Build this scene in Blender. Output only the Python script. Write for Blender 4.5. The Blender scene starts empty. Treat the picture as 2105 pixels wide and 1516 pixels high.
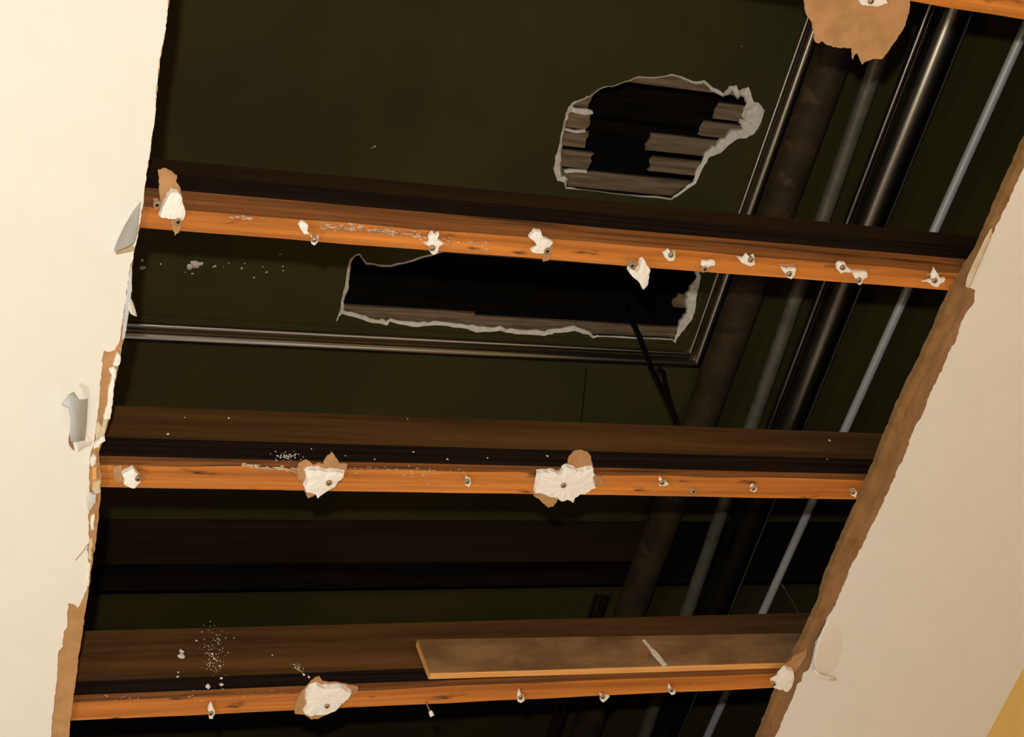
import bpy, bmesh, math, random
from mathutils import Vector, Matrix
from mathutils.geometry import tessellate_polygon

random.seed(7)
SC = bpy.context.scene
COL = SC.collection

# ------------------------------------------------------------------ camera
CX, CY, FPX = 1052.5, 758.0, 3165.0
CAM_Z = 1.15                      # camera height above the floor
D1 = Vector((-1575, 5472, FPX)).normalized()          # depth direction seen by the lens
D2 = Vector((7548, 342, FPX)).normalized()
D2 = (D2 - D1 * D1.dot(D2)).normalized()
NN = D2.cross(D1) if D2.cross(D1).z > 0 else D1.cross(D2)
R_ = Vector((D2.x, D1.x, NN.x)); DN = Vector((D2.y, D1.y, NN.y)); FW = Vector((D2.z, D1.z, NN.z))
cam = bpy.data.objects.new('camera', bpy.data.cameras.new('camera'))
COL.objects.link(cam)
cam.matrix_world = Matrix(((R_.x, -DN.x, -FW.x, 0), (R_.y, -DN.y, -FW.y, 0), (R_.z, -DN.z, -FW.z, CAM_Z), (0, 0, 0, 1)))
cam.data.sensor_width = 36; cam.data.lens = FPX / 2105 * 36
cam.data.clip_start = 0.02
SC.camera = cam

def P(x, y, h):
    """point of the photograph on the horizontal level h metres above the camera"""
    r = R_ * (x - CX) + DN * (y - CY) + FW * FPX
    t = h / r.z
    return Vector((r.x * t, r.y * t, h + CAM_Z))

# ------------------------------------------------------------------ light
w = bpy.data.worlds.new('world'); SC.world = w; w.use_nodes = True
w.node_tree.nodes['Background'].inputs[0].default_value = (1, .8, .55, 1)
w.node_tree.nodes['Background'].inputs[1].default_value = 0.0

def light(name, kind, loc, energy, col, size=.03):
    d = bpy.data.lights.new(name, kind); d.energy = energy; d.color = col
    if kind == 'POINT': d.shadow_soft_size = size
    o = bpy.data.objects.new(name, d); COL.objects.link(o); o.location = loc
    return o
light('camera_flash', 'POINT', (-.05, -.10, CAM_Z + .02), 156, (1, .975, .92), .014)
light('work_lamp', 'POINT', (-.55, 1.3, 1.75), 34, (1, .88, .70), .04)
def area_light(name, loc, sx, sy, energy, col):
    d = bpy.data.lights.new(name, 'AREA'); d.shape = 'RECTANGLE'; d.size = sx; d.size_y = sy; d.energy = energy; d.color = col
    o = bpy.data.objects.new(name, d); COL.objects.link(o); o.location = loc; o.rotation_euler = (math.pi, 0, 0)
area_light('streak_light', (.95, 2.25, .1), .8, 2.0, 15, (.95, .97, 1))  # unseen upward panel above the floor, added for streaks on pipes and mouldings
SC.view_settings.view_transform = 'Standard'
SC.view_settings.look = 'None'
SC.view_settings.gamma = 1
SC.view_settings.use_curve_mapping = False
SC.view_settings.exposure = -0.9

# ------------------------------------------------------------------ helpers
H = 1.68            # underside of the lower drywall ceiling, above the camera
HB = 1.694          # underside of the nailing strips
HC = 2.45           # old plaster ceiling
HD = 2.70           # boards above it

def lin(c):
    return tuple(((v / 255) / 12.92 if v / 255 <= .04045 else ((v / 255 + .055) / 1.055) ** 2.4) for v in c)

def mat(name, c1, c2=None, rough=.8, scale=(6, 6, 6), detail=6, spec=.3, lo=.35, hi=.65, bump=0.0, coat=0.0, metal=0.0, ior=1.45, c3=None, c3scale=30, c3lo=.62, c3hi=.66):
    m = bpy.data.materials.new(name); m.use_nodes = True
    nt = m.node_tree; b = nt.nodes['Principled BSDF']
    b.inputs['Roughness'].default_value = rough
    b.inputs['Specular IOR Level'].default_value = spec
    if coat: b.inputs['Coat Weight'].default_value = coat; b.inputs['Coat Roughness'].default_value = .25
    b.inputs['Metallic'].default_value = metal; b.inputs['IOR'].default_value = ior
    c1 = lin(c1); c2 = lin(c2) if c2 else c1
    tc = nt.nodes.new('ShaderNodeTexCoord'); mp = nt.nodes.new('ShaderNodeMapping')
    mp.inputs['Scale'].default_value = scale
    no = nt.nodes.new('ShaderNodeTexNoise'); no.inputs['Scale'].default_value = 1; no.inputs['Detail'].default_value = detail
    no.inputs['Roughness'].default_value = .62
    cr = nt.nodes.new('ShaderNodeValToRGB')
    cr.color_ramp.elements[0].position = lo; cr.color_ramp.elements[0].color = (*c1, 1)
    cr.color_ramp.elements[1].position = hi; cr.color_ramp.elements[1].color = (*c2, 1)
    L = nt.links.new
    L(tc.outputs['Object'], mp.inputs[0]); L(mp.outputs[0], no.inputs['Vector']); L(no.outputs['Fac'], cr.inputs[0])
    out = cr.outputs[0]
    if c3:
        n2 = nt.nodes.new('ShaderNodeTexNoise'); n2.inputs['Scale'].default_value = 1; n2.inputs['Detail'].default_value = 5
        mp2 = nt.nodes.new('ShaderNodeMapping'); mp2.inputs['Scale'].default_value = c3scale if isinstance(c3scale, tuple) else (c3scale,) * 3
        L(tc.outputs['Object'], mp2.inputs[0]); L(mp2.outputs[0], n2.inputs['Vector'])
        r2 = nt.nodes.new('ShaderNodeMapRange'); r2.inputs[1].default_value = c3lo; r2.inputs[2].default_value = c3hi
        L(n2.outputs['Fac'], r2.inputs[0])
        mx = nt.nodes.new('ShaderNodeMix'); mx.data_type = 'RGBA'
        L(r2.outputs[0], mx.inputs[0]); L(out, mx.inputs[6]); mx.inputs[7].default_value = (*lin(c3), 1)
        out = mx.outputs[2]
    L(out, b.inputs['Base Color'])
    if bump:
        bp = nt.nodes.new('ShaderNodeBump'); bp.inputs['Strength'].default_value = bump; bp.inputs['Distance'].default_value = .004
        L(no.outputs['Fac'], bp.inputs['Height']); L(bp.outputs[0], b.inputs['Normal'])
    return m

M = {}
M['paint'] = mat('painted_drywall', (238, 234, 225), (241, 237, 228), .75, (14, 14, 14), bump=.02)
M['gypsum'] = mat('gypsum', (246, 241, 230), (254, 251, 245), .95, (60, 60, 60), bump=.6)
M['kraft'] = mat('kraft_paper', (176, 132, 88), (196, 150, 104), .9, (40, 40, 40), bump=.2)
M['kraft_dark'] = mat('kraft_paper_dark', (132, 98, 64), (160, 122, 84), .9, (50, 12, 50), bump=.2)
M['cream'] = mat('old_plaster_edge', (250, 243, 228), (232, 220, 198), .95, (60, 60, 60), bump=.8)
M['edge'] = mat('drywall_torn_core', (206, 180, 136), (228, 214, 190), .95, (35, 35, 35), bump=.6)
M['olive'] = mat('old_ceiling_paint', (60, 57, 28), (72, 65, 29), .7, (2.2, 2.2, 2.2), spec=.15, bump=.03, lo=.4, hi=.7)
M['trim'] = mat('dark_gloss_trim', (176, 168, 150), (186, 178, 160), .27, (6, 6, 6), metal=1)
M['void'] = mat('dark_void_board', (22, 19, 15), (34, 28, 20), .95, (3, 40, 40), spec=.05)  # old dark wood, taken near black to hold the darkness behind the holes
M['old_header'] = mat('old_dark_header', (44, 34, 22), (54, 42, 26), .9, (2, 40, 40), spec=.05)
M['lath'] = mat('lath_wood', (104, 84, 62), (146, 124, 98), .9, (9, 130, 60), bump=.3, spec=.1)
M['pine'] = mat('pine_bottom', (166, 98, 40), (226, 142, 64), .6, (1.6, 60, 60), bump=.12, spec=.25, c3=(84, 48, 22), c3scale=(14, 55, 55), c3lo=.62, c3hi=.72)
M['pine_edge'] = mat('pine_worn_edge', (96, 60, 30), (138, 86, 42), .75, (2.2, 120, 120), bump=.3, spec=.15, c3=(48, 30, 17), c3scale=(3, 160, 160), c3lo=.55, c3hi=.72)
M['strip_side'] = mat('dark_strip_side', (22, 16, 12), (48, 35, 23), .9, (2.4, 190, 190), bump=.3, spec=.08)  # darker brown for the strip's sides and top
M['joist'] = mat('joist_wood', (78, 53, 27), (116, 80, 42), .75, (1.6, 60, 34), bump=.15, spec=.15)
M['joist_shaded'] = mat('joist_wood_shaded', (44, 34, 18), (62, 46, 26), .8, (1.6, 60, 34), bump=.15, spec=.1)  # darker copy of the joist wood: first joist's dim near face as colour
M['board'] = mat('old_board_face', (132, 98, 64), (166, 126, 86), .8, (10, 30, 30), bump=.15, spec=.15, c3=(104, 76, 48), c3scale=9, c3lo=.5, c3hi=.7)
M['board_edge'] = mat('fresh_cut_edge', (222, 156, 86), (244, 184, 112), .7, (6, 200, 200), spec=.2)
M['rust'] = mat('rusty_iron', (46, 39, 22), (68, 53, 30), .7, (20, 20, 20), bump=.6, spec=.3, c3=(96, 70, 46), c3scale=30, c3lo=.6, c3hi=.75)
M['dusty'] = mat('dusty_grey_pipe', (112, 108, 92), (134, 128, 110), .5, (30, 30, 30), metal=.4, bump=.25, c3=(150, 142, 122), c3scale=22, c3lo=.63, c3hi=.68)
M['gloss'] = mat('black_gloss_pipe', (160, 156, 146), (174, 170, 158), .27, (8, 8, 8), metal=1)
M['steel'] = mat('galvanised_conduit', (222, 222, 218), (236, 236, 230), .42, (40, 8, 40), metal=.3)
M['floor'] = mat('floor_boards', (92, 74, 54), (104, 84, 62), .9)
M['scuff'] = mat('plaster_scuff', (196, 160, 122), (236, 214, 186), .95, (40, 40, 40))
M['core_side'] = mat('core_side', (132, 98, 60), (156, 118, 76), .95, (30, 30, 30), bump=.4)
M['paper_grey'] = mat('shaded_grey_paper', (200, 205, 208), (208, 211, 211), .9)  # grey paper, with the shade on the curls put into its blue-grey tone
M['nail_dark'] = mat('rusted_nail_centre', (46, 36, 26), (66, 52, 38), .7)
M['rubber'] = mat('black_cable', (12, 11, 10), (18, 16, 14), .7, spec=.2)
M['nail'] = mat('rusty_nail', (150, 122, 88), (176, 148, 112), .6, (90, 90, 90), spec=.4)
M['wall'] = mat('yellow_wall_paint', (214, 172, 96), (220, 180, 104), .8)

def link(name, me, parent=None, m=None, kind=None, label=None):
    o = bpy.data.objects.new(name, me); COL.objects.link(o)
    if m:
        for q in (m if isinstance(m, (list, tuple)) else [m]): me.materials.append(M[q] if isinstance(q, str) else q)
    if parent is not None: child(o, parent)
    if kind: o['kind'] = kind
    if label: o['label'] = label
    return o

def root_loc(o):
    v = Vector(o.location); p = o.parent
    return v

def child(o, parent):
    o.parent = parent
    t = Vector((0, 0, 0)); p = parent
    while p is not None:
        t += p.location + p.matrix_parent_inverse.translation; p = p.parent
    o.matrix_parent_inverse = Matrix.Translation(-t)

def thing(name, label, cat, loc, group=None):
    o = bpy.data.objects.new(name, None); COL.objects.link(o); o.location = loc
    o.empty_display_size = .05
    o['label'] = label; o['category'] = cat
    if group: o['group'] = group
    return o

def mesh_from(bm, name, smooth=False):
    bmesh.ops.recalc_face_normals(bm, faces=bm.faces)
    me = bpy.data.meshes.new(name); bm.to_mesh(me); bm.free()
    if smooth:
        for p in me.polygons: p.use_smooth = True
    return me

def jag(pts, step, amp, rng, closed=True):
    """subdivide a pixel outline and roughen it"""
    out = []
    n = len(pts)
    for i in range(n if closed else n - 1):
        a = pts[i]; b = pts[(i + 1) % n]
        L = math.hypot(b[0] - a[0], b[1] - a[1]); k = max(1, int(L / step))
        for j in range(k):
            t = j / k; s = amp if j else amp * .35
            out.append((a[0] + (b[0] - a[0]) * t + rng.uniform(-s, s), a[1] + (b[1] - a[1]) * t + rng.uniform(-s, s)))
    if not closed: out.append(pts[-1])
    return out

def slab(loops, up, mi_top=0, mi_side=0, name='slab'):
    """flat plate: first loop outer, others holes (world points), thickened upwards"""
    bm = bmesh.new(); es = []
    for lp in loops:
        vs = [bm.verts.new(p) for p in lp]
        for i in range(len(vs)): es.append(bm.edges.new((vs[i], vs[(i + 1) % len(vs)])))
    bmesh.ops.triangle_fill(bm, use_beauty=True, use_dissolve=False, edges=es, normal=(0, 0, -1))
    fs = list(bm.faces)
    for f in fs:
        f.normal_update()
        if f.normal.z > 0: f.normal_flip()
    ret = bmesh.ops.extrude_face_region(bm, geom=fs)
    nv = [g for g in ret['geom'] if isinstance(g, bmesh.types.BMVert)]
    bmesh.ops.translate(bm, verts=nv, vec=(0, 0, up))
    bm.normal_update()
    for f in bm.faces: f.material_index = mi_side if abs(f.normal.z) < .5 else mi_top
    return mesh_from(bm, name)

def box_bm(bm, a, b, mi=0):
    x0, y0, z0 = a; x1, y1, z1 = b
    v = [bm.verts.new(p) for p in ((x0, y0, z0), (x1, y0, z0), (x1, y1, z0), (x0, y1, z0), (x0, y0, z1), (x1, y0, z1), (x1, y1, z1), (x0, y1, z1))]
    for q in ((0, 3, 2, 1), (4, 5, 6, 7), (0, 1, 5, 4), (1, 2, 6, 5), (2, 3, 7, 6), (3, 0, 4, 7)):
        f = bm.faces.new([v[i] for i in q]); f.material_index = mi
def box(a, b, name='box', bevel=0):
    bm = bmesh.new(); box_bm(bm, a, b)
    if bevel: bmesh.ops.bevel(bm, geom=bm.edges[:], offset=bevel, segments=2, affect='EDGES', profile=.6)
    return mesh_from(bm, name)

def tube(pts, rad, n=14, name='tube', caps=True):
    bm = bmesh.new(); rings = []
    for i, p in enumerate(pts):
        p = Vector(p)
        t = (Vector(pts[min(i + 1, len(pts) - 1)]) - Vector(pts[max(i - 1, 0)])).normalized()
        u = t.cross(Vector((0, 0, 1)));
        if u.length < .05: u = t.cross(Vector((1, 0, 0)))
        u.normalize(); v = t.cross(u).normalized()
        r = rad[i] if isinstance(rad, (list, tuple)) else rad
        rings.append([bm.verts.new(p + u * r * math.cos(2 * math.pi * k / n) + v * r * math.sin(2 * math.pi * k / n)) for k in range(n)])
    for a, b in zip(rings, rings[1:]):
        for k in range(n): bm.faces.new((a[k], a[(k + 1) % n], b[(k + 1) % n], b[k]))
    if caps: bm.faces.new(rings[0][::-1]); bm.faces.new(rings[-1])
    return mesh_from(bm, name, True)

def lump(poly, h, thick, rng, dome=.5, rough=.12, name='lump'):
    """broken piece: outline (pixels) at level h, swelling down by thick with an uneven face"""
    top = [P(x, y, h) for x, y in poly]
    c = sum(top, Vector()) / len(top)
    bm = bmesh.new()
    r0 = [bm.verts.new(p) for p in top]
    r1 = [bm.verts.new(c + (p - c) * rng.uniform(.9, 1.0) + Vector((0, 0, -thick * rng.uniform(.80, .92)))) for p in top]
    r2 = [bm.verts.new(c + (p - c) * rng.uniform(.45, .65) + Vector((0, 0, -thick * rng.uniform(.95, 1.02)))) for p in top]
    cc = bm.verts.new(c + Vector((0, 0, -thick * (1 + .02 * rng.uniform(-1, 1)))))
    n = len(top)
    for a, b in ((r0, r1), (r1, r2)):
        for i in range(n): bm.faces.new((a[i], a[(i + 1) % n], b[(i + 1) % n], b[i]))
    for i in range(n): bm.faces.new((r2[i], r2[(i + 1) % n], cc))
    bm.faces.new(r0[::-1])
    return mesh_from(bm, name)

def flat(poly, h, thick, name='sheet'):
    return slab([[P(x, y, h) for x, y in poly]], thick, name=name)

def ring_head(x, y, h, r=.006, name='nail_head'):
    """nail driven in: a dished ring with a dark centre"""
    c = P(x, y, h); bm = bmesh.new(); prof = ((1, .004), (1.0, -.001), (.78, -.003), (.5, -.002), (.38, .002), (.01, .003)); rr = []
    for s, z in prof: rr.append([bm.verts.new(c + Vector((r * s * math.cos(k * math.pi / 6), r * s * math.sin(k * math.pi / 6), z))) for k in range(12)])
    for a, b in zip(rr, rr[1:]):
        for k in range(12): bm.faces.new((a[k], a[(k + 1) % 12], b[(k + 1) % 12], b[k]))
    bm.faces.new(rr[-1])
    for f in bm.faces:
        if (f.calc_center_median() - c).to_2d().length < r * .55: f.material_index = 1
    return mesh_from(bm, name, True)

# ------------------------------------------------------------------ room shell
XW = 2.038                                  # right wall face
XL, YN, YF = -2.2, -1.9, 3.4
XR2 = 3.3
ZD = CAM_Z + HD
def struct(name, me, m, label=None):
    o = link(name, me, None, m, 'structure', label); return o
struct('floor', box((XL, YN, -.05), (XW, YF, 0)), 'floor')
struct('wall_right', box((XW, YN, -.05), (XW + .1, YF, CAM_Z + H + .02)), 'wall', 'yellow painted wall meeting the white ceiling at lower right')
struct('wall_left', box((XL - .1, YN, -.05), (XL, YF, ZD)), 'paint')
struct('wall_near', box((XL, YN - .1, -.05), (XR2, YN, ZD)), 'paint')
struct('wall_far', box((XL, YF, -.05), (XR2, YF + .1, ZD)), 'paint')
struct('wall_back', box((XR2, YN, CAM_Z + H - .2), (XR2 + .1, YF, ZD)), 'void')

# ------------------------------------------------------------------ lower drywall ceiling with the torn opening
rng = random.Random(11)
coreL = [(353, -70), (345, 30), (338, 80), (333, 100), (325, 160), (318, 250), (310, 310), (303, 350), (297, 400), (291, 450), (284, 480), (278, 500),
         (273, 540), (270, 590), (267, 625), (262, 660), (254, 700), (247, 735), (241, 765), (234, 800), (228, 850), (222, 870), (213, 905), (203, 930),
         (208, 985), (207, 1010), (203, 1060), (198, 1110), (191, 1150), (185, 1200), (178, 1240), (170, 1300), (163, 1340), (157, 1390), (150, 1440), (143, 1500), (136, 1580), (126, 1660)]
coreR = [(2290, -70), (2170, 165), (2070, 382), (2010, 520), (1960, 600), (1900, 735), (1850, 835), (1790, 985), (1762, 1050), (1735, 1110), (1700, 1190),
         (1688, 1240), (1660, 1300), (1640, 1340), (1600, 1420), (1585, 1460), (1565, 1510), (1535, 1580), (1500, 1660)]
faceL = [(352, -70), (344, 30), (337, 80), (332, 100), (324, 160), (317, 250), (309, 310), (302, 350), (296, 400), (289, 450), (280, 500),
         (266, 560), (259, 610), (254, 650), (246, 700), (237, 719), (225, 724), (213, 722), (211, 735), (208, 770), (204, 820), (197, 880), (193, 910),
         (186, 930), (184, 960), (183, 1000), (187, 1040), (181, 1060), (184, 1110), (179, 1130), (183, 1180), (178, 1215), (168, 1236), (160, 1250), (152, 1243), (140, 1241), (138, 1290), (131, 1300), (129, 1330), (120, 1340), (117, 1390), (112, 1440), (106, 1500), (98, 1580), (90, 1660)]
faceR = [(2300, -70), (2190, 165), (2084, 392), (2046, 470), (2024, 520), (1992, 578), (1984, 588), (2006, 598), (2004, 622), (1990, 640), (1976, 664), (1966, 700), (1950, 728), (1930, 776), (1910, 816), (1896, 856),
         (1880, 882), (1866, 922), (1855, 951), (1845, 966), (1830, 1006), (1810, 1046), (1790, 1086), (1774, 1122), (1750, 1166), (1736, 1202), (1714, 1252), (1700, 1272),
         (1690, 1300), (1677, 1322), (1669, 1360), (1664, 1376), (1652, 1384), (1648, 1402), (1638, 1408), (1628, 1440), (1610, 1480), (1596, 1512), (1568, 1580), (1532, 1660)]
def opening(Lp, Rp, stepamp, h):
    a = jag(Lp, *stepamp, rng, closed=False); b = jag(Rp, *stepamp, rng, closed=False)
    return [P(x, y, h) for x, y in a + b[::-1]]
def rect(x0, y0, x1, y1, h): return [Vector((x0, y0, h + CAM_Z)), Vector((x1, y0, h + CAM_Z)), Vector((x1, y1, h + CAM_Z)), Vector((x0, y1, h + CAM_Z))]
ceil = struct('ceiling', slab([rect(XL, YN, XW + .08, YF, H + .0012), opening(coreL, coreR, (9, 1.3), H + .0012)], .0125, 0, 1, 'drywall_core'),
              ['kraft', 'core_side', 'kraft_dark'], 'lower plasterboard ceiling with a sheet-wide opening torn out of it')
for f in ceil.data.polygons:
    if f.material_index == 0 and f.center.x > .9: f.material_index = 2   # darker brown paper on the right-hand side
link('painted_face', slab([rect(XL, YN, XW + .04, YF, H), opening(faceL, faceR, (7, 1.6), H)], .0011, 0, 0, 'painted_face'), ceil, ['paint'],
     label='off-white painted paper face, torn back along the opening')

# ------------------------------------------------------------------ old plaster ceiling with holes
rng = random.Random(5)
hole1 = [(1195, 203), (1212, 196), (1242, 177), (1254, 178), (1285, 166), (1314, 157), (1349, 158), (1380, 152), (1409, 160), (1432, 169), (1447, 165), (1466, 179), (1487, 191),
         (1499, 177), (1513, 175), (1518, 186), (1539, 178), (1549, 208), (1562, 213), (1571, 227), (1561, 260), (1551, 274), (1535, 284), (1518, 286), (1501, 296), (1482, 315),
         (1459, 322), (1449, 338), (1435, 369), (1428, 379), (1399, 400), (1380, 411), (1290, 402), (1197, 391), (1162, 388), (1159, 376), (1145, 372), (1138, 348), (1142, 322), (1150, 291), (1157, 260), (1164, 232), (1169, 220), (1176, 211)]
in1 = [1.25 * k for k in [3, 3, 2, 2, 2, 3, 3, 4, 4, 4, 6, 7, 8, 12, 16, 14, 14, 20, 26, 30, 30, 30, 24, 22, 20, 20, 14, 10, 8, 6, 5, 4, 2, 2, 4, 12, 14, 14, 10, 5, 5, 6, 8, 5]]
hole2 = [(697, 645), (690, 662), (702, 645), (740, 656), (765, 664), (795, 669), (802, 662), (850, 673), (880, 669), (920, 671), (960, 676), (980, 685), (1030, 681), (1060, 688), (1120, 691), (1140, 686),
         (1180, 681), (1210, 689), (1218, 697), (1232, 692), (1300, 696), (1380, 700), (1388, 705), (1396, 690), (1412, 672), (1426, 650), (1431, 620), (1434, 600), (1440, 570), (1436, 545), (1380, 520), (1200, 490), (1000, 480), (950, 500), (885, 522), (830, 540), (790, 546), (755, 540), (738, 520), (722, 530), (714, 550), (708, 590), (702, 620)]
in2 = [8, 7, 10, 12, 9, 13, 9, 13, 10, 12, 11, 14, 10, 13, 14, 11, 12, 10, 8, 3, 4, 4, 6, 10, 18, 24, 26, 22, 12, 6, 4, 3, 3, 3, 4, 4, 4, 4, 4, 5, 7, 8, 7]
def rim_loops(hole, ins):
    """outer outline plus an inset one (towards the hole) for the broken plaster edge"""
    n = len(hole); o = []; q = []
    area = sum(hole[i][0] * hole[(i + 1) % n][1] - hole[(i + 1) % n][0] * hole[i][1] for i in range(n))
    sg = 1 if area > 0 else -1
    for i in range(n):
        a = Vector(hole[i - 1]); b = Vector(hole[i]); c = Vector(hole[(i + 1) % n])
        t = (c - a).normalized(); nr = Vector((-t.y, t.x)) * sg
        for j in range(3):
            s = j / 3
            p = b + (c - b) * s; k = ins[i] + (ins[(i + 1) % n] - ins[i]) * s
            jx = Vector((rng.uniform(-1.2, 1.2), rng.uniform(-1.2, 1.2)))
            o.append(tuple(p + jx)); q.append(tuple(p + jx + nr * k * rng.uniform(.75, 1.2)))
    return o, q
h1o, h1i = rim_loops(hole1, in1)
h2o, h2i = rim_loops(hole2, in2)
slotY0, slotY1 = 1.908, 2.112
XOL = -1.8
slot = rect(XOL + .05, slotY0, XR2 - .05, slotY1, HC)
seam = [P(1205, 752, HC), P(1208, 752, HC), P(1195, 884, HC), P(1192, 884, HC)]
old = struct('ceiling', slab([rect(XOL, YN, XR2, YF, HC), [P(x, y, HC) for x, y in h1o], [P(x, y, HC) for x, y in h2o], slot, seam], .013, 0, 0, 'old_plaster'), ['olive'],
             'dark olive original plaster ceiling above the joists, broken through to the lath')
def rim(o, q, name):
    bm = bmesh.new(); n = len(o)
    a = [bm.verts.new(P(x, y, HC - .0008)) for x, y in o]
    m_ = [bm.verts.new(P(x0 * .2 + x1 * .8, y0 * .2 + y1 * .8, HC + rng.uniform(.001, .004))) for (x0, y0), (x1, y1) in zip(o, q)]
    b = [bm.verts.new(P(x, y, HC + .0135)) for x, y in q]
    for u, v in ((a, m_), (m_, b)):
        for i in range(n): bm.faces.new((u[i], u[(i + 1) % n], v[(i + 1) % n], v[i]))
    return mesh_from(bm, name)
link('broken_plaster_edge', rim(h1o, h1i, 'rim'), old, ['cream'], label='ragged cream plaster edge round the upper hole')
link('broken_plaster_edge', rim(h2o, h2i, 'rim'), old, ['cream'], label='ragged cream plaster edge round the long hole')

def lath(x0, x1, y, wy=.034, dz=0, tilt=0, ends=(1, 1)):
    """a strip of lath from x0 to x1 centred on depth y, with splintered ends"""
    bm = bmesh.new(); z0 = CAM_Z + HC + .0145 + dz; z1 = z0 + .007
    ys = [y - wy / 2 + wy * k / 4 for k in range(5)]
    rows = []
    for z in (z0, z1):
        A = [bm.verts.new((x0 + (rng.uniform(-.004, .004) if ends[0] else 0), yy, z)) for yy in ys]
        B = [bm.verts.new((x1 + (rng.uniform(-.004, .004) if ends[1] else 0), yy + tilt, z)) for yy in ys]
        rows.append((A, B))
    (A0, B0), (A1, B1) = rows
    for k in range(4):
        bm.faces.new((A0[k], B0[k], B0[k + 1], A0[k + 1])); bm.faces.new((A1[k], A1[k + 1], B1[k + 1], B1[k]))
        bm.faces.new((A0[k], A0[k + 1], A1[k + 1], A1[k])); bm.faces.new((B0[k], B1[k], B1[k + 1], B0[k + 1]))
    bm.faces.new((A0[0], A1[0], B1[0], B0[0])); bm.faces.new((A0[4], B0[4], B1[4], A1[4]))
    return link('lath', mesh_from(bm, 'lath'), old, ['lath'])
for key in ([(1171, 219), (1185, 221), (1205, 222), (1217, 226), (1218, 232), (1200, 235), (1183, 231), (1171, 228)], [(1157, 262), (1170, 264), (1180, 267), (1203, 265), (1203, 269), (1190, 272), (1178, 271), (1160, 266)], [(1158, 349), (1172, 346), (1205, 348), (1206, 354), (1180, 352), (1160, 354)]):
    link('plaster_key', lump(key, HC + .013, .006, rng), old, ['cream'])
def PX(x, y): return P(x, y, HC + .0145)
lath(1.10, PX(1212, 250).x, .976)
lath(1.10, PX(1206, 287).x, 1.013)
lath(1.10, PX(1214, 330).x, 1.055)
lath(1.12, 1.62, 1.094)
lath(PX(1338, 340).x, 1.62, 1.048, .03)
lath(PX(1332, 295).x, 1.66, 1.003, .035)
lath(PX(1470, 235).x, 1.70, .925, .032)
lath(PX(1440, 275).x, 1.70, .964, .03)
lath(1.16, 1.75, .872, .036)
lath(1.18, PX(1212, 215).x, .935, .028)
lath(.76, 1.62, 1.428, .038)
lath(.76, PX(978, 632).x, 1.4035, .006, -.004)
lath(.80, 1.70, 1.262, .034, .01)
lath(PX(1395, 600).x, 1.62, 1.345, .03)

# boards above the plaster (dark), each one its own piece, and the joists between them
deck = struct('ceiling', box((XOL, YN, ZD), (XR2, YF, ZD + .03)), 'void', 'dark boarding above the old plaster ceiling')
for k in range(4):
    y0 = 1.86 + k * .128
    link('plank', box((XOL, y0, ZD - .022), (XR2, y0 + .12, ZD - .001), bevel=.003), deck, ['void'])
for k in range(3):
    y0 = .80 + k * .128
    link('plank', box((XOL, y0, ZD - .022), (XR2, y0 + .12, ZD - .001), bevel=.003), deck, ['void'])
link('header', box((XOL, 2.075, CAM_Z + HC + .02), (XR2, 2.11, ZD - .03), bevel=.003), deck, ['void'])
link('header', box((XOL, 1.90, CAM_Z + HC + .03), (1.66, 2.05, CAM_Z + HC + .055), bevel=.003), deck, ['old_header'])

# pale crumbs stuck to the old ceiling
def crumbs(spots, h, name, parent, m, seed, flat_=(.4, 1)):
    r = random.Random(seed); bm = bmesh.new()
    for x, y, s in spots:
        n = r.randint(6, 9); c = P(x, y, h)
        el = r.uniform(*flat_); an = r.uniform(-.3, .3) if flat_[0] > .3 else .05
        top = []
        for k in range(n):
            a = 2 * math.pi * k / n; rr = s * r.uniform(.5, 1.1)
            u, v = rr * math.cos(a), rr * el * math.sin(a)
            top.append(bm.verts.new(P(x + u * math.cos(an) - v * math.sin(an), y + u * math.sin(an) + v * math.cos(an), h)))
        cc = bm.verts.new(c + Vector((0, 0, -.0006 * s)))
        for k in range(n): bm.faces.new((top[k], top[(k + 1) % n], cc))
    o = link(name, mesh_from(bm, name), parent, [m]); o['kind'] = 'stuff'; return o
sp = [(293, 551, 7), (292, 536, 4), (400, 545, 14), (413, 542, 6), (330, 543, 2.5), (390, 548, 7), (440, 548, 5), (460, 549, 2), (503, 542, 3), (497, 552, 3), (522, 571, 3), (548, 560, 3.5), (581, 548, 2.5), (582, 557, 3), (576, 523, 4), (395, 563, 3), (540, 549, 2), (470, 541, 2), (380, 560, 2), (770, 301, 3), (765, 304, 2), (1525, 95, 2)]
crumbs(sp, HC - .0005, 'plaster_flecks', old, 'cream', 3)

# ------------------------------------------------------------------ dark mouldings of the old ceiling
prof = [(.000, 0), (.002, .003)]
prof += [(.014 - .012 * math.cos(a), .003 + .013 * math.sin(a)) for a in [math.pi * k / 8 for k in range(1, 8)]]
prof += [(.027, .003), (.030, .0035)]
prof += [(.0365 - .0055 * math.cos(a), .004 + .006 * math.sin(a)) for a in [math.pi * k / 6 for k in range(1, 6)]]
prof += [(.043, .003), (.047, .004), (.056, .004), (.058, 0)]
GLOSSY = set(range(1, 9)) | set(range(10, 16))
def sweep(paths, name):
    bm = bmesh.new()
    rows = [[bm.verts.new(f(s) + Vector((0, 0, CAM_Z + HC - d))) for s, d in prof] for f in paths]
    for a, b in zip(rows, rows[1:]):
        for k in range(len(prof) - 1): bm.faces.new((a[k], b[k], b[k + 1], a[k + 1])).material_index = 0 if k in GLOSSY else 1
    me = mesh_from(bm, name)
    for p in me.polygons: p.use_smooth = True
    return me
X1, Y1 = 1.634, 1.495
def trim(name, me, label):
    o = struct(name, me, ['trim', 'olive'], label)
    md = o.modifiers.new('edge', 'EDGE_SPLIT'); md.split_angle = math.radians(40)
    return o
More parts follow.
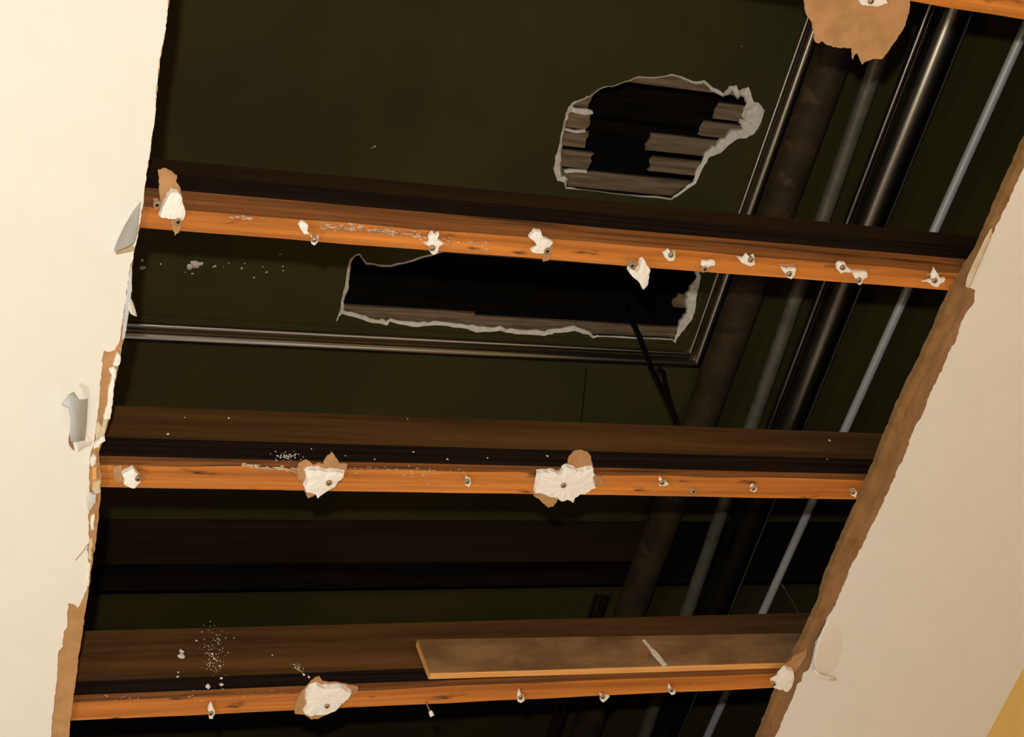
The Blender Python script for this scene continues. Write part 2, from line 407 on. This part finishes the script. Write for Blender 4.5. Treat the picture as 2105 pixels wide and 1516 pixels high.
trim('trim_1', sweep([lambda s: Vector((XOL, Y1 - s, 0)), lambda s: Vector((X1 - s, Y1 - s, 0)), lambda s: Vector((X1 - s, YN, 0))], 'moulding'),
     'dark glossy moulding framing the broken ceiling panel, mitred at its lower right')
trim('trim_2', sweep([lambda s: Vector((1.614 - s, slotY1 + .002, 0)), lambda s: Vector((1.614 - s, YF, 0))], 'moulding'),
     'short dark moulding seen behind the third joist')

# ------------------------------------------------------------------ pipes running along the right of the old ceiling
def pipe(label, x0, x1, h, r, m, n=24, ya=YN + .02, yb=YF - .02, clip=True):
    t = thing('pipe', label, 'pipe', (x0, ya, CAM_Z + h))
    k = 14
    pts = [(x0 + (x1 - x0) * i / k, ya + (yb - ya) * i / k, CAM_Z + h) for i in range(k + 1)]
    link('pipe_body', tube(pts, r, n, 'pipe'), t, [m])
    if clip:
        for yc in (ya + .1, yb - .12):
            s = (yc - ya) / (yb - ya); xc = x0 + (x1 - x0) * s
            link('pipe_clip', tube([(xc, yc, CAM_Z + h), (xc, yc + .02, CAM_Z + h)], r * 1.12, n, 'clip'), t, ['nail'])
            link('hanger', box((xc - .006, yc + .004, CAM_Z + h), (xc + .006, yc + .016, CAM_Z + HC + .002)), t, ['nail'])
    return t
def xat(xa, ya, xb, yb, y): return xa + (xb - xa) * (y - ya) / (yb - ya)
YA, YB = YN + .02, YF - .02
pipe('thick rough brown iron pipe beside the moulding', 1.650, 1.652, HC - .045, .036, 'rust')
pipe('dusty grey pipe with pale flaked spots, right of the brown pipe', xat(1.730, .80, 1.781, 2.128, .15), xat(1.730, .80, 1.781, 2.128, 3.0), HC - .075, .0153, 'dusty', ya=.15, yb=3.0)
pipe('thinnest black pipe, a fine line of light along it', xat(1.816, .709, 1.830, 2.1, .15), xat(1.816, .709, 1.830, 2.1, 2.9), HC - .05, .0085, 'gloss', ya=.15, yb=2.9)
pipe('broad black glossy pipe with a soft streak of light', 1.872, 1.882, HC - .045, .034, 'gloss', 32)
pipe('bright bare metal conduit farthest right, near the ceiling edge', xat(2.036, .737, 2.001, 2.139, YA), xat(2.036, .737, 2.001, 2.139, YB), HC - .06, .0098, 'steel')

# ------------------------------------------------------------------ joists
def joist(label, ya, yb, dya, hs, hj, seed, x0=-1.75, x1=3.2, chamfer=.008, specks=(), wood='joist'):
    """ya..yb: nailing strip underside (depth); hs: strip height; hj: joist top above the strip's underside"""
    r = random.Random(seed)
    z = CAM_Z + HB; t = thing('ceiling_joist', label, 'joist', (x0, ya, z))
    bm = bmesh.new(); N = 60; sect = []
    for i in range(N + 1):
        s = i / N; x = x0 + (x1 - x0) * s; o = dya * (x - .3) / 1.2
        w1 = r.uniform(-.0008, .0008); w2 = r.uniform(-.002, .002)
        a, b = ya + o, yb + o
        sect.append([bm.verts.new(p) for p in ((x, a, z + hs), (x, a + w1, z + chamfer * .9 + w1), (x, a + chamfer + w2, z), (x, b + w1, z), (x, b, z + hs))])
    for p, q in zip(sect, sect[1:]):
        for k in range(5):
            f = bm.faces.new((p[k], q[k], q[(k + 1) % 5], p[(k + 1) % 5]))
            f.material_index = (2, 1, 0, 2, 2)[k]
    bm.faces.new(sect[0]); bm.faces.new(sect[-1][::-1])
    link('nailing_strip', mesh_from(bm, 'strip'), t, ['pine', 'pine_edge', 'strip_side'], label='orange pine strip with a dark side')
    bm = bmesh.new()
    v = []
    for x in (x0, x1):
        o = dya * (x - .3) / 1.2
        v.append([bm.verts.new(p) for p in ((x, ya + .006 + o, z + hs + .003), (x, yb - .001 + o, z + hs + .003), (x, yb - .001 + o, z + hj), (x, ya + .006 + o, z + hj))])
    for k in range(4): bm.faces.new((v[0][k], v[1][k], v[1][(k + 1) % 4], v[0][(k + 1) % 4]))
    bm.faces.new(v[0]); bm.faces.new(v[1][::-1])
    bmesh.ops.bevel(bm, geom=bm.edges[:], offset=.003, segments=1, affect='EDGES')
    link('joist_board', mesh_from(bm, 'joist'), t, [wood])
    if specks: crumbs(specks, HB - .0004, 'plaster_specks', t, 'scuff', seed, (.14, .3))
    return t
rs = random.Random(21)
def spk(n, x0, y0, x1, y1, dy, smax):
    o = []
    for _ in range(n):
        u = rs.random(); o.append((x0 + (x1 - x0) * u, y0 + (y1 - y0) * u + rs.gauss(0, dy * .5), rs.uniform(1.2, smax)))
    return o
joist('topmost ceiling joist, only its pale underside showing at the upper right', .405, .452, 0, .06, .13, 1)
joist('first full ceiling joist, beneath the two plaster holes', .826, .873, .002, .060, .118, 2, chamfer=.017, wood='joist_shaded',
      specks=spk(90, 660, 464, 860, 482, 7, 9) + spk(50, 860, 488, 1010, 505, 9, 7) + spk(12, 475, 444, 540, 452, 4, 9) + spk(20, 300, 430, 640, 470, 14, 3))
joist('middle ceiling joist with two large white scraps on it', 1.219, 1.265, .007, .050, .14, 3,
      specks=spk(70, 498, 957, 615, 966, 4, 8) + spk(50, 715, 965, 960, 972, 9, 4) + spk(10, 860, 960, 885, 1005, 4, 3) + spk(14, 1180, 975, 1400, 1010, 10, 2.5))
joist('lowest ceiling joist, a loose board lying along it', 1.650, 1.694, -.003, .036, .155, 4,
      specks=spk(10, 210, 1432, 290, 1440, 9, 3) + spk(18, 330, 1430, 600, 1425, 12, 3.2) + spk(8, 900, 1415, 1500, 1405, 9, 2))

# powder smears and crumbs on the joists' near sides
def side_crumbs(spots, yplane, parent, name, seed):
    """crumbs on a vertical face at depth yplane; spots in pixels"""
    r = random.Random(seed); bm = bmesh.new()
    for x, y, s in spots:
        d = R_ * (x - CX) + DN * (y - CY) + FW * FPX; q = d * (yplane / d.y); c = Vector((q.x, q.y, q.z + CAM_Z))
        n = 7; k0 = s * q.dot(FW) / FPX
        ring = [bm.verts.new(c + Vector((k0 * r.uniform(.5, 1.1) * math.cos(2 * math.pi * k / n), -.0003, 1.2 * k0 * r.uniform(.5, 1.1) * math.sin(2 * math.pi * k / n)))) for k in range(n)]
        cc = bm.verts.new(c + Vector((0, -.0012, 0)))
        for k in range(n): bm.faces.new((ring[k], ring[(k + 1) % n], cc))
    o = link(name, mesh_from(bm, name), parent, ['gypsum']); o['kind'] = 'stuff'; return o
J = {o['label'][:6]: o for o in bpy.data.objects if o.name.startswith('ceiling_joist')}
rr = random.Random(8)
side_crumbs([(590 + rr.gauss(0, 13), 938 + rr.gauss(0, 5), rr.uniform(.7, 2.2)) for _ in range(60)] + [(640, 924, 2), (850, 930, 3), (920, 945, 3), (1002, 942, 2), (345, 893, 4), (1125, 938, 3), (710, 938, 2), (770, 945, 2)], 1.2185, J['middle'], 'plaster_crumbs', 4)
side_crumbs([(470, 860, 3), (380, 859, 2), (838, 862, 2), (1705, 906, 4), (1700, 945, 2)], 1.2245, J['middle'], 'plaster_crumbs', 6)
side_crumbs([(373, 1350, 9), (373, 1340, 6), (404, 1318, 3), (451, 1370, 3), (436, 1345, 4), (440, 1355, 3), (415, 1300, 2), (560, 1348, 2), (366, 1383, 3), (365, 1393, 5)], 1.6550, J['lowest'], 'plaster_crumbs', 9)
side_crumbs([(440 + rr.gauss(0, 13), 1345 + rr.gauss(0, 24), rr.uniform(.5, 1.7)) for _ in range(110)] + [(600 + 22 * u + rr.gauss(0, 3), 1366 + 16 * u + rr.gauss(0, 3), rr.uniform(.6, 1.8)) for u in [rr.random() for _ in range(40)]], 1.6550, J['lowest'], 'plaster_dust', 10)
side_crumbs([(455, 1395, 4), (428, 1412, 7), (455, 1408, 5), (625, 1388, 4), (635, 1393, 4)], 1.6495, J['lowest'], 'plaster_crumbs', 12)

# ------------------------------------------------------------------ loose board lying along the lowest joist
def at_depth(x, y, yy):
    d = R_ * (x - CX) + DN * (y - CY) + FW * FPX; k = d * (yy / d.y); return Vector((k.x, k.y, k.z + CAM_Z))
BY1, BY0 = 1.6475, 1.6335
a0 = at_depth(880, 1398, BY1); a1 = at_depth(1600, 1391, BY1); b0 = at_depth(853, 1315, BY0); b1 = at_depth(1640, 1302, BY0)
t = thing('loose_board', 'short old brown board with a pale cut edge, lying along the lowest joist', 'board', (a0.x, BY1, a0.z))
XE = 1.62
def lerp_z(p, q, x): return p.z + (q.z - p.z) * (x - p.x) / (q.x - p.x)
bm = bmesh.new(); v = []
for x in (a0.x, XE):
    zb = max(lerp_z(a0, a1, x), CAM_Z + H + .0155); zt = lerp_z(b0, b1, x)
    v.append([bm.verts.new(p) for p in ((x, BY0, zb), (x, BY1, zb), (x, BY1, zt), (x, BY0, zt))])
for k in range(4):
    f = bm.faces.new((v[0][k], v[1][k], v[1][(k + 1) % 4], v[0][(k + 1) % 4])); f.material_index = (1, 0, 1, 0)[k]
bm.faces.new(v[0]).material_index = 1; bm.faces.new(v[1][::-1]).material_index = 1
bmesh.ops.bevel(bm, geom=[e for e in bm.edges], offset=.0008, segments=1, affect='EDGES')
link('board_body', mesh_from(bm, 'board'), t, ['board', 'board_edge'])
# pale scrape across the board
bm = bmesh.new()
def on_board(x, y, out=.0004):
    d = R_ * (x - CX) + DN * (y - CY) + FW * FPX; k = d * ((BY0 - out) / d.y); return Vector((k.x, k.y, k.z + CAM_Z))
rr = random.Random(2); L_ = []; R__ = []
for i in range(9):
    s = i / 8; x = 1322 + 46 * s; y = 1316 + 54 * s; wd = (2.5 + 3.5 * min(1, s * 2)) * rr.uniform(.75, 1.15)
    L_.append(bm.verts.new(on_board(x - wd * .7, y + wd * .5))); R__.append(bm.verts.new(on_board(x + wd * .7, y - wd * .5)))
for i in range(8): bm.faces.new((L_[i], R__[i], R__[i + 1], L_[i + 1]))
link('plaster_smear', mesh_from(bm, 'smear'), t, ['cream'], label='pale streak of plaster')

# ------------------------------------------------------------------ black cable hanging from the long hole
t = thing('cable', 'black cable sagging from the long hole down behind the middle joist', 'cable', P(1390, 864, 1.90))
cpts = [(1290, 630, HC + .05), (1297, 655, HC), (1314, 692, 2.40), (1328, 728, 2.32), (1342, 765, 2.22), (1358, 795, 2.13), (1374, 828, 2.03), (1388, 858, 1.92), (1394, 880, 1.84)]
link('cord', tube([P(*p) for p in cpts], .0058, 10), t, ['rubber'])
cp2 = [(1348, 770, 2.20), (1356, 757, 2.21), (1364, 765, 2.19), (1368, 790, 2.13), (1376, 820, 2.05), (1388, 862, 1.91)]
link('loop', tube([P(*p) for p in cp2], .0045, 10), t, ['rubber'])

t = thing('wire', 'thin pale wire slanting beside the bright conduit, behind the lowest joist', 'wire', P(1648, 1272, HC - .03))
link('strand', tube([P(1606, 1200, HC - .002), P(1616, 1216, HC - .012), P(1630, 1240, HC - .02), P(1648, 1272, HC - .03), P(1662, 1300, HC - .04)], .0018, 8), t, ['dusty'])

# ------------------------------------------------------------------ drywall scraps still nailed to the joists
def scrap(label, paper, gyp, nail, seed, hp=HB - .0022, thick=.010, group='torn drywall scraps on the joists', paper_mat='kraft', cat='drywall scrap'):
    r = random.Random(seed)
    x, y = nail
    t = thing('drywall_scrap', label, cat, P(x, y, HB), group)
    if paper:
        link('backing_paper', flat(jag(paper, 5, 1.3, r), hp, .0016), t, [paper_mat], label='brown torn paper')
    for g in gyp:
        link('gypsum_lump', lump(jag(g, 6, 1.5, r), hp - .0002, thick, r), t, ['gypsum'])
    link('nail_head', ring_head(x, y, hp - thick - .0006, .0045), t, ['nail', 'nail_dark'])
    return t
scrap('tall tan paper tongue over a white lump, leftmost on the first joist',
      [(325, 350), (342, 346), (352, 352), (364, 361), (362, 372), (370, 385), (373, 405), (380, 440), (378, 452), (368, 478), (359, 485), (354, 468), (352, 448), (330, 440), (329, 405)],
      [[(352, 386), (364, 389), (374, 400), (377, 418), (380, 432), (377, 445), (370, 452), (364, 447), (345, 444), (325, 441), (330, 425), (340, 405)]], (366, 456), 31)
scrap('small square tan paper fleck beside the tall tongue', [(315, 409), (325, 408), (327, 416), (331, 430), (320, 433), (316, 425)], [], (323, 421), 32)
scrap('pair of white crumbs round a nail, second from the left on the first joist', None,
      [[(612, 460), (618, 452), (626, 454), (632, 460), (630, 470), (634, 478), (624, 479), (617, 470)], [(636, 478), (642, 484), (654, 484), (652, 495), (645, 502), (638, 498), (640, 490)]], (646, 492), 33, thick=.006)
scrap('white splintered scrap below the pale scuff of the first joist', None,
      [[(868, 497), (880, 495), (878, 486), (888, 474), (892, 480), (901, 475), (898, 488), (910, 497), (900, 504), (897, 518), (888, 522), (881, 514), (879, 503)]], (888, 510), 34, thick=.007)
scrap('white forked scrap with a tan nail collar, left of mid first joist',
      [(1114, 505), (1136, 498), (1138, 510), (1132, 522), (1128, 536), (1117, 539), (1113, 520)],
      [[(1085, 485), (1096, 469), (1109, 471), (1114, 485), (1135, 494), (1128, 503), (1122, 510), (1114, 518), (1092, 516), (1088, 511), (1103, 504), (1098, 495)]], (1125, 516), 35, thick=.008)
scrap('long white shard hanging below the first joist',
      [(1290, 537), (1300, 531), (1308, 540), (1309, 553), (1300, 558), (1292, 552)],
      [[(1290, 545), (1304, 556), (1311, 546), (1314, 529), (1320, 528), (1326, 538), (1332, 548), (1331, 566), (1326, 584), (1319, 592), (1314, 582), (1306, 573), (1294, 562), (1289, 553)]], (1299, 546), 36)
scrap('stubby white lump above the others, right of the hanging shard', None, [[(1361, 519), (1372, 510), (1376, 516), (1386, 516), (1384, 533), (1372, 534), (1365, 529)]], (1379, 524), 37, thick=.006)
scrap('tan wedge with a flat white top on the first joist',
      [(1441, 546), (1466, 546), (1456, 552), (1448, 561), (1442, 560)], [[(1441, 534), (1467, 534), (1467, 543), (1455, 545), (1449, 552), (1440, 545)]], (1448, 553), 38, thick=.006)
scrap('white arrow-shaped lump pointing left', None, [[(1513, 527), (1526, 528), (1533, 520), (1540, 526), (1548, 521), (1549, 541), (1540, 545), (1528, 541)]], (1543, 534), 39, thick=.006)
scrap('white triangle under a bare orange scrape',
      [(1597, 543), (1638, 542), (1630, 548), (1606, 549)], [[(1603, 549), (1634, 549), (1632, 562), (1624, 571), (1616, 568), (1611, 559)]], (1622, 563), 40, thick=.006)
scrap('white ragged ring, upper left of a touching pair', None, [[(1718, 541), (1724, 536), (1734, 537), (1737, 545), (1747, 553), (1745, 559), (1733, 557), (1725, 559), (1719, 551)]], (1732, 550), 41, thick=.006)
scrap('white wedge, lower right of a touching pair',
      [(1744, 552), (1797, 556), (1795, 559), (1746, 556)], [[(1749, 557), (1781, 557), (1780, 567), (1772, 571), (1768, 582), (1762, 583), (1756, 572)]], (1765, 576), 42, thick=.006)
scrap('pale cross-shaped scrap rightmost on the first joist',
      [(1902, 563), (1938, 561), (1930, 566), (1906, 567)], [[(1893, 577), (1912, 573), (1913, 562), (1918, 549), (1924, 560), (1928, 568), (1940, 570), (1938, 576), (1930, 580), (1924, 588), (1914, 586), (1907, 579)]], (1921, 577), 43, thick=.006)
# middle joist
scrap('round white blob on grey smear, leftmost on the middle joist',
      [(232, 962), (250, 958), (256, 975), (250, 992), (240, 994), (234, 980)], [[(249, 970), (262, 962), (272, 956), (280, 966), (288, 975), (289, 985), (281, 993), (276, 998), (262, 996), (252, 990), (255, 980)]], (284, 984), 44, thick=.009)
scrap('large white scrap on tan paper, left one on the middle joist',
      [(613, 955), (630, 946), (638, 950), (644, 957), (655, 953), (664, 955), (670, 942), (682, 930), (694, 945), (697, 953), (714, 955), (712, 968), (702, 985), (690, 1000), (672, 1005), (655, 1012), (648, 1018), (633, 1025), (626, 1010), (622, 990), (611, 985), (610, 970)],
      [[(625, 965), (632, 960), (655, 958), (665, 963), (690, 964), (708, 966), (704, 975), (692, 985), (686, 994), (672, 1003), (662, 1010), (650, 1019), (645, 1010), (626, 1006), (622, 995), (628, 982)]], (676, 993), 45)
scrap('white-rimmed nail head between the two large scraps', None, [[(955, 986), (957, 976), (960, 980), (966, 982), (968, 992), (963, 999), (955, 996)]], (960, 990), 46, thick=.004, group='nails left in the joists')
scrap('largest white scrap with a rounded tan paper lobe above it',
      [(1165, 960), (1170, 940), (1180, 928), (1195, 926), (1208, 930), (1215, 940), (1218, 955), (1222, 975), (1240, 988), (1238, 998), (1222, 999), (1200, 1012), (1180, 1022), (1150, 1024), (1138, 1042), (1128, 1045), (1115, 1034), (1108, 1026), (1097, 1020), (1095, 1000), (1100, 985)],
      [[(1102, 966), (1115, 964), (1130, 963), (1150, 970), (1154, 958), (1162, 953), (1178, 957), (1186, 963), (1210, 958), (1216, 957), (1220, 975), (1223, 997), (1205, 1009), (1192, 1012), (1180, 1020), (1174, 1027), (1163, 1021), (1150, 1026), (1140, 1019), (1115, 1012), (1097, 1008), (1100, 985)]], (1158, 998), 47)
scrap('tiny white starburst right of the largest scrap', None, [[(1353, 986), (1356, 979), (1360, 984), (1366, 987), (1373, 993), (1366, 997), (1354, 998), (1356, 991)]], (1361, 992), 48, thick=.004, group='nails left in the joists')
scrap('small tan paper tab on the lower edge of the middle joist', [(1417, 1004), (1428, 1003), (1434, 1008), (1428, 1016), (1416, 1017)], [], (1425, 1010), 49, hp=HB - .001, thick=.001, group='nails left in the joists')
scrap('dark nail in a thin white ring toward the right of the middle joist', None, [[(1541, 1000), (1546, 994), (1553, 999), (1556, 1006), (1549, 1011), (1542, 1008)]], (1548, 1004), 50, thick=.003, group='nails left in the joists')
scrap('small white smudge at the right end of the middle joist', None, [[(1746, 1006), (1755, 1003), (1760, 1010), (1756, 1020), (1748, 1017)]], (1753, 1012), 51, thick=.005, group='nails left in the joists')
# lowest joist
scrap('curly white crumb leftmost on the lowest joist', None, [[(428, 1449), (434, 1442), (437, 1452), (441, 1464), (436, 1476), (429, 1474), (432, 1462), (426, 1457)]], (433, 1467), 52, thick=.006, group='nails left in the joists')
scrap('large white scrap on tan paper, on the lowest joist',
      [(610, 1440), (618, 1425), (630, 1412), (648, 1394), (656, 1392), (664, 1402), (700, 1405), (735, 1412), (736, 1422), (722, 1435), (700, 1452), (690, 1462), (655, 1478), (640, 1480), (625, 1470), (606, 1468), (606, 1455)],
      [[(628, 1420), (636, 1407), (650, 1402), (662, 1408), (690, 1406), (706, 1408), (722, 1418), (716, 1430), (700, 1442), (690, 1455), (672, 1462), (650, 1466), (630, 1466), (622, 1460), (630, 1448), (626, 1436)]], (672, 1452), 53)
scrap('white-ringed nail under the left part of the board', None, [[(1062, 1428), (1066, 1415), (1069, 1424), (1076, 1428), (1077, 1438), (1070, 1443), (1063, 1440)]], (1070, 1434), 54, thick=.005, group='nails left in the joists')
scrap('white nail crumb under the middle of the board', None, [[(1231, 1422), (1238, 1426), (1252, 1429), (1246, 1436), (1238, 1442), (1233, 1438)]], (1239, 1433), 55, thick=.005, group='nails left in the joists')
scrap('small round white nail crumb under the board\'s pale streak', None, [[(1374, 1404), (1378, 1412), (1386, 1416), (1387, 1424), (1379, 1427), (1373, 1420)]], (1380, 1419), 56, thick=.005, group='nails left in the joists')
scrap('white lump with a tan tongue where the lowest joist meets the right edge',
      [(1612, 1372), (1632, 1350), (1655, 1338), (1660, 1330), (1656, 1350), (1640, 1376), (1630, 1388), (1615, 1384)],
      [[(1583, 1396), (1596, 1388), (1604, 1376), (1612, 1368), (1628, 1374), (1630, 1390), (1624, 1406), (1612, 1420), (1604, 1412), (1586, 1410)]], (1590, 1407), 57, hp=H - .0005)
# top joist: a wide piece of tan board hanging from it
scrap('wide tan board scrap with a jagged lower edge, hanging at the upper right',
      [(1640, -60), (1658, 30), (1669, 46), (1673, 67), (1674, 82), (1682, 90), (1690, 85), (1698, 91), (1713, 97), (1735, 98), (1751, 99), (1753, 123), (1757, 112), (1763, 110), (1768, 124), (1772, 133), (1778, 128), (1787, 124), (1800, 121), (1814, 122), (1827, 104), (1836, 92), (1845, 78), (1854, 65), (1861, 52), (1868, 28), (1880, -60)],
      [[(1760, -10), (1815, -14), (1822, 4), (1800, 12), (1768, 8)]], (1790, 2), 58, hp=HB - .003, thick=.006, paper_mat='kraft')
# a nail dangling by a hair of paper below the lowest joist
t = thing('drywall_nail', 'bent nail dangling below the lowest joist, right of its large scrap', 'nail', P(877, 1448, HB), 'nails left in the joists')
link('shank', tube([P(875, 1443, HB + .001), P(880, 1455, HB - .012), P(886, 1466, HB - .024)], .0011, 8), t, ['nail'])
rq = random.Random(77)
link('plaster_crumb', lump(jag([(881, 1464), (888, 1461), (892, 1468), (884, 1473)], 4, .6, rq), HB - .022, .004, rq), t, ['gypsum'])

# ------------------------------------------------------------------ curled paper at the torn edges
def flap(rows, parent, m, name, label=None, solid=.0007, soft=True):
    """rows of (x, y, h) pixel points, joined into a curved sheet"""
    bm = bmesh.new(); vs = [[bm.verts.new(P(*p)) for p in r] for r in rows]
    for a, b in zip(vs, vs[1:]):
        for k in range(len(a) - 1): bm.faces.new((a[k], a[k + 1], b[k + 1], b[k]))
    o = link(name, mesh_from(bm, name, True), parent, [m], label=label)
    md = o.modifiers.new('thick', 'SOLIDIFY'); md.thickness = solid
    if soft: sb = o.modifiers.new('soft', 'SUBSURF'); sb.levels = sb.render_levels = 1
    return o
h0 = H - .0006
flap([[(290, 412, h0), (287, 440, h0), (283, 470, h0), (280, 496, h0)], [(287, 414, h0 - .001), (275, 450, h0 - .006), (266, 480, h0 - .010), (272, 506, h0 - .010)],
      [(284, 418, h0 - .002), (262, 456, h0 - .014), (244, 495, h0 - .022), (252, 514, h0 - .020)], [(282, 420, h0 - .003), (255, 460, h0 - .020), (232, 512, h0 - .032), (231, 519, h0 - .030)]],
     ceil, 'paper_grey', 'paper_flap', 'curled paper flap hanging at the upper left edge')
flap([[(275, 504, h0), (277, 512, h0), (273, 518, h0)], [(262, 506, h0 - .006), (262, 512, h0 - .008), (262, 518, h0 - .006)], [(236, 517, h0 - .022), (233, 521, h0 - .024), (240, 523, h0 - .020)]], ceil, 'edge', 'torn_lip')
flap([[(268, 610, H + .004), (274, 622, H + .004), (279, 640, H + .004), (282, 652, H + .004)], [(266, 618, h0), (270, 628, h0), (275, 642, h0), (280, 652, h0)], [(263, 628, h0 - .003), (264, 640, h0 - .004), (268, 646, h0 - .005), (272, 648, h0 - .004)]], ceil, 'gypsum', 'paper_shred')
# left: broken gypsum along the bared strip
rg = random.Random(15)
def chunk(poly, h, th, m='gypsum', name='gypsum_crumb'):
    return link(name, lump(jag(poly, 5, 1.2, rg), h, th, rg), ceil, [m])
chunk([(270, 545), (271, 590), (268, 620), (263, 655), (255, 698), (250, 698), (254, 655), (259, 610), (266, 565)], H + .001, .002, 'paper_grey')  # grey strip: shade on the board edge put into its colour
chunk([(240, 722), (247, 728), (247, 742), (240, 750), (232, 748), (236, 735)], H + .001, .006)
chunk([(224, 757), (234, 752), (239, 758), (237, 775), (230, 772)], H + .001, .005)
chunk([(230, 770), (236, 768), (233, 800), (229, 840), (226, 858), (214, 862), (212, 855), (219, 830), (222, 800)], H + .001, .006)
chunk([(212, 862), (222, 858), (216, 885), (207, 906), (203, 900)], H + .001, .005, 'edge')
chunk([(196, 880), (203, 862), (211, 880), (208, 890), (198, 902)], H + .001, .006, 'edge')
chunk([(191, 912), (206, 895), (215, 893), (216, 900), (203, 909), (203, 914), (192, 918)], H + .001, .008)
chunk([(184, 945), (192, 930), (198, 936), (196, 950), (188, 957)], H + .001, .007, 'paint')
chunk([(189, 960), (198, 958), (199, 985), (190, 988)], H + .001, .004, 'board_edge')
chunk([(190, 990), (206, 985), (207, 1008), (196, 1012), (190, 1004)], H + .001, .006, 'edge')
chunk([(186, 1012), (198, 1014), (196, 1032), (187, 1036)], H + .001, .005, 'paper_grey')
chunk([(187, 1060), (194, 1056), (193, 1085), (186, 1088)], H + .001, .005, 'cream')
chunk([(183, 1110), (190, 1104), (188, 1150), (181, 1146)], H + .001, .004, 'edge')
chunk([(181, 1160), (186, 1155), (182, 1205), (178, 1200)], H + .001, .004, 'cream')
# curl over the middle joist: its cast shadow shaped as a grey flap, white lip
flap([[(125, 830, h0 - .030), (140, 812, h0 - .022), (151, 806, h0 - .012)], [(140, 838, h0 - .034), (152, 828, h0 - .026), (162, 822, h0 - .008)], [(144, 862, h0 - .034), (160, 850, h0 - .020), (180, 820, h0 - .001)],
      [(143, 890, h0 - .034), (160, 885, h0 - .018), (178, 870, h0 - .001)], [(146, 908, h0 - .030), (160, 908, h0 - .016), (174, 906, h0 - .001)]], ceil, 'paper_grey', 'paper_flap', 'grey paper flap in the shape of the curl shadow beside the middle joist', soft=False)
flap([[(144, 880, h0 - .016), (146, 890, h0 - .018)], [(140, 905, h0 - .022), (150, 915, h0 - .024)], [(139, 914, h0 - .024), (157, 934, h0 - .026)]], ceil, 'kraft_dark', 'paper_curl')
flap([[(153, 904, h0 - .014), (164, 905, h0 - .012), (178, 908, h0 - .006), (192, 906, h0)], [(158, 918, h0 - .018), (168, 918, h0 - .014), (178, 914, h0 - .006), (189, 912, h0)], [(158, 932, h0 - .022), (164, 926, h0 - .016), (176, 918, h0 - .006), (187, 918, h0)]], ceil, 'paint', 'paper_lip')
flap([[(173, 1021, h0 - .006), (180, 1012, h0 - .003), (188, 1008, h0)], [(176, 1034, h0 - .009), (184, 1032, h0 - .004), (196, 1030, h0)], [(181, 1056, h0 - .008), (186, 1050, h0 - .004), (193, 1040, h0)]], ceil, 'paint', 'paper_flap')
link('paper_hair', tube([P(180, 1120, h0), P(170, 1135, h0 - .012), P(155, 1152, h0 - .02)], .0005, 6), ceil, ['nail'])
# right edge: ridge of torn core along the bared strip, curls
rj = jag(coreR[1:], 10, 1.2, rg, closed=False)
band = rj + [(x + rg.uniform(9, 17), y + 6) for x, y in rj[::-1]]
link('torn_ridge', slab([[P(x, y, H + .0002) for x, y in band]], .003, 0, 0, 'ridge'), ceil, ['core_side'], label='tan torn ridge along the right of the opening')
flap([[(2040, 455, h0), (2046, 470, h0 - .001)], [(2010, 520, h0 - .003), (2020, 530, h0 - .004)], [(1984, 572, h0 - .004), (1996, 584, h0 - .005)], [(1984, 590, h0 - .002), (1992, 598, h0 - .003)]], ceil, 'edge', 'torn_lip')
hi = H + .004
flap([[(1708, 1258, hi), (1736, 1275, hi), (1752, 1300, hi)], [(1690, 1290, h0 - .006), (1716, 1310, h0 - .004), (1746, 1325, hi)], [(1674, 1330, h0 - .012), (1702, 1345, h0 - .006), (1738, 1355, hi)],
      [(1670, 1362, h0 - .012), (1694, 1368, h0 - .006), (1734, 1376, hi)], [(1676, 1386, h0 - .006), (1700, 1392, hi), (1724, 1396, hi)]], ceil, 'paint', 'paper_flap', 'bulging paper flap at the lower right edge')
link('flap_edge', tube([P(x, y, h) for x, y, h in [(1674, 1378, h0 - .006), (1682, 1388, h0 - .006), (1698, 1394, h0 - .005), (1717, 1397, h0 - .002)]], [.002, .0034, .0036, .003], 8), ceil, ['paint'])
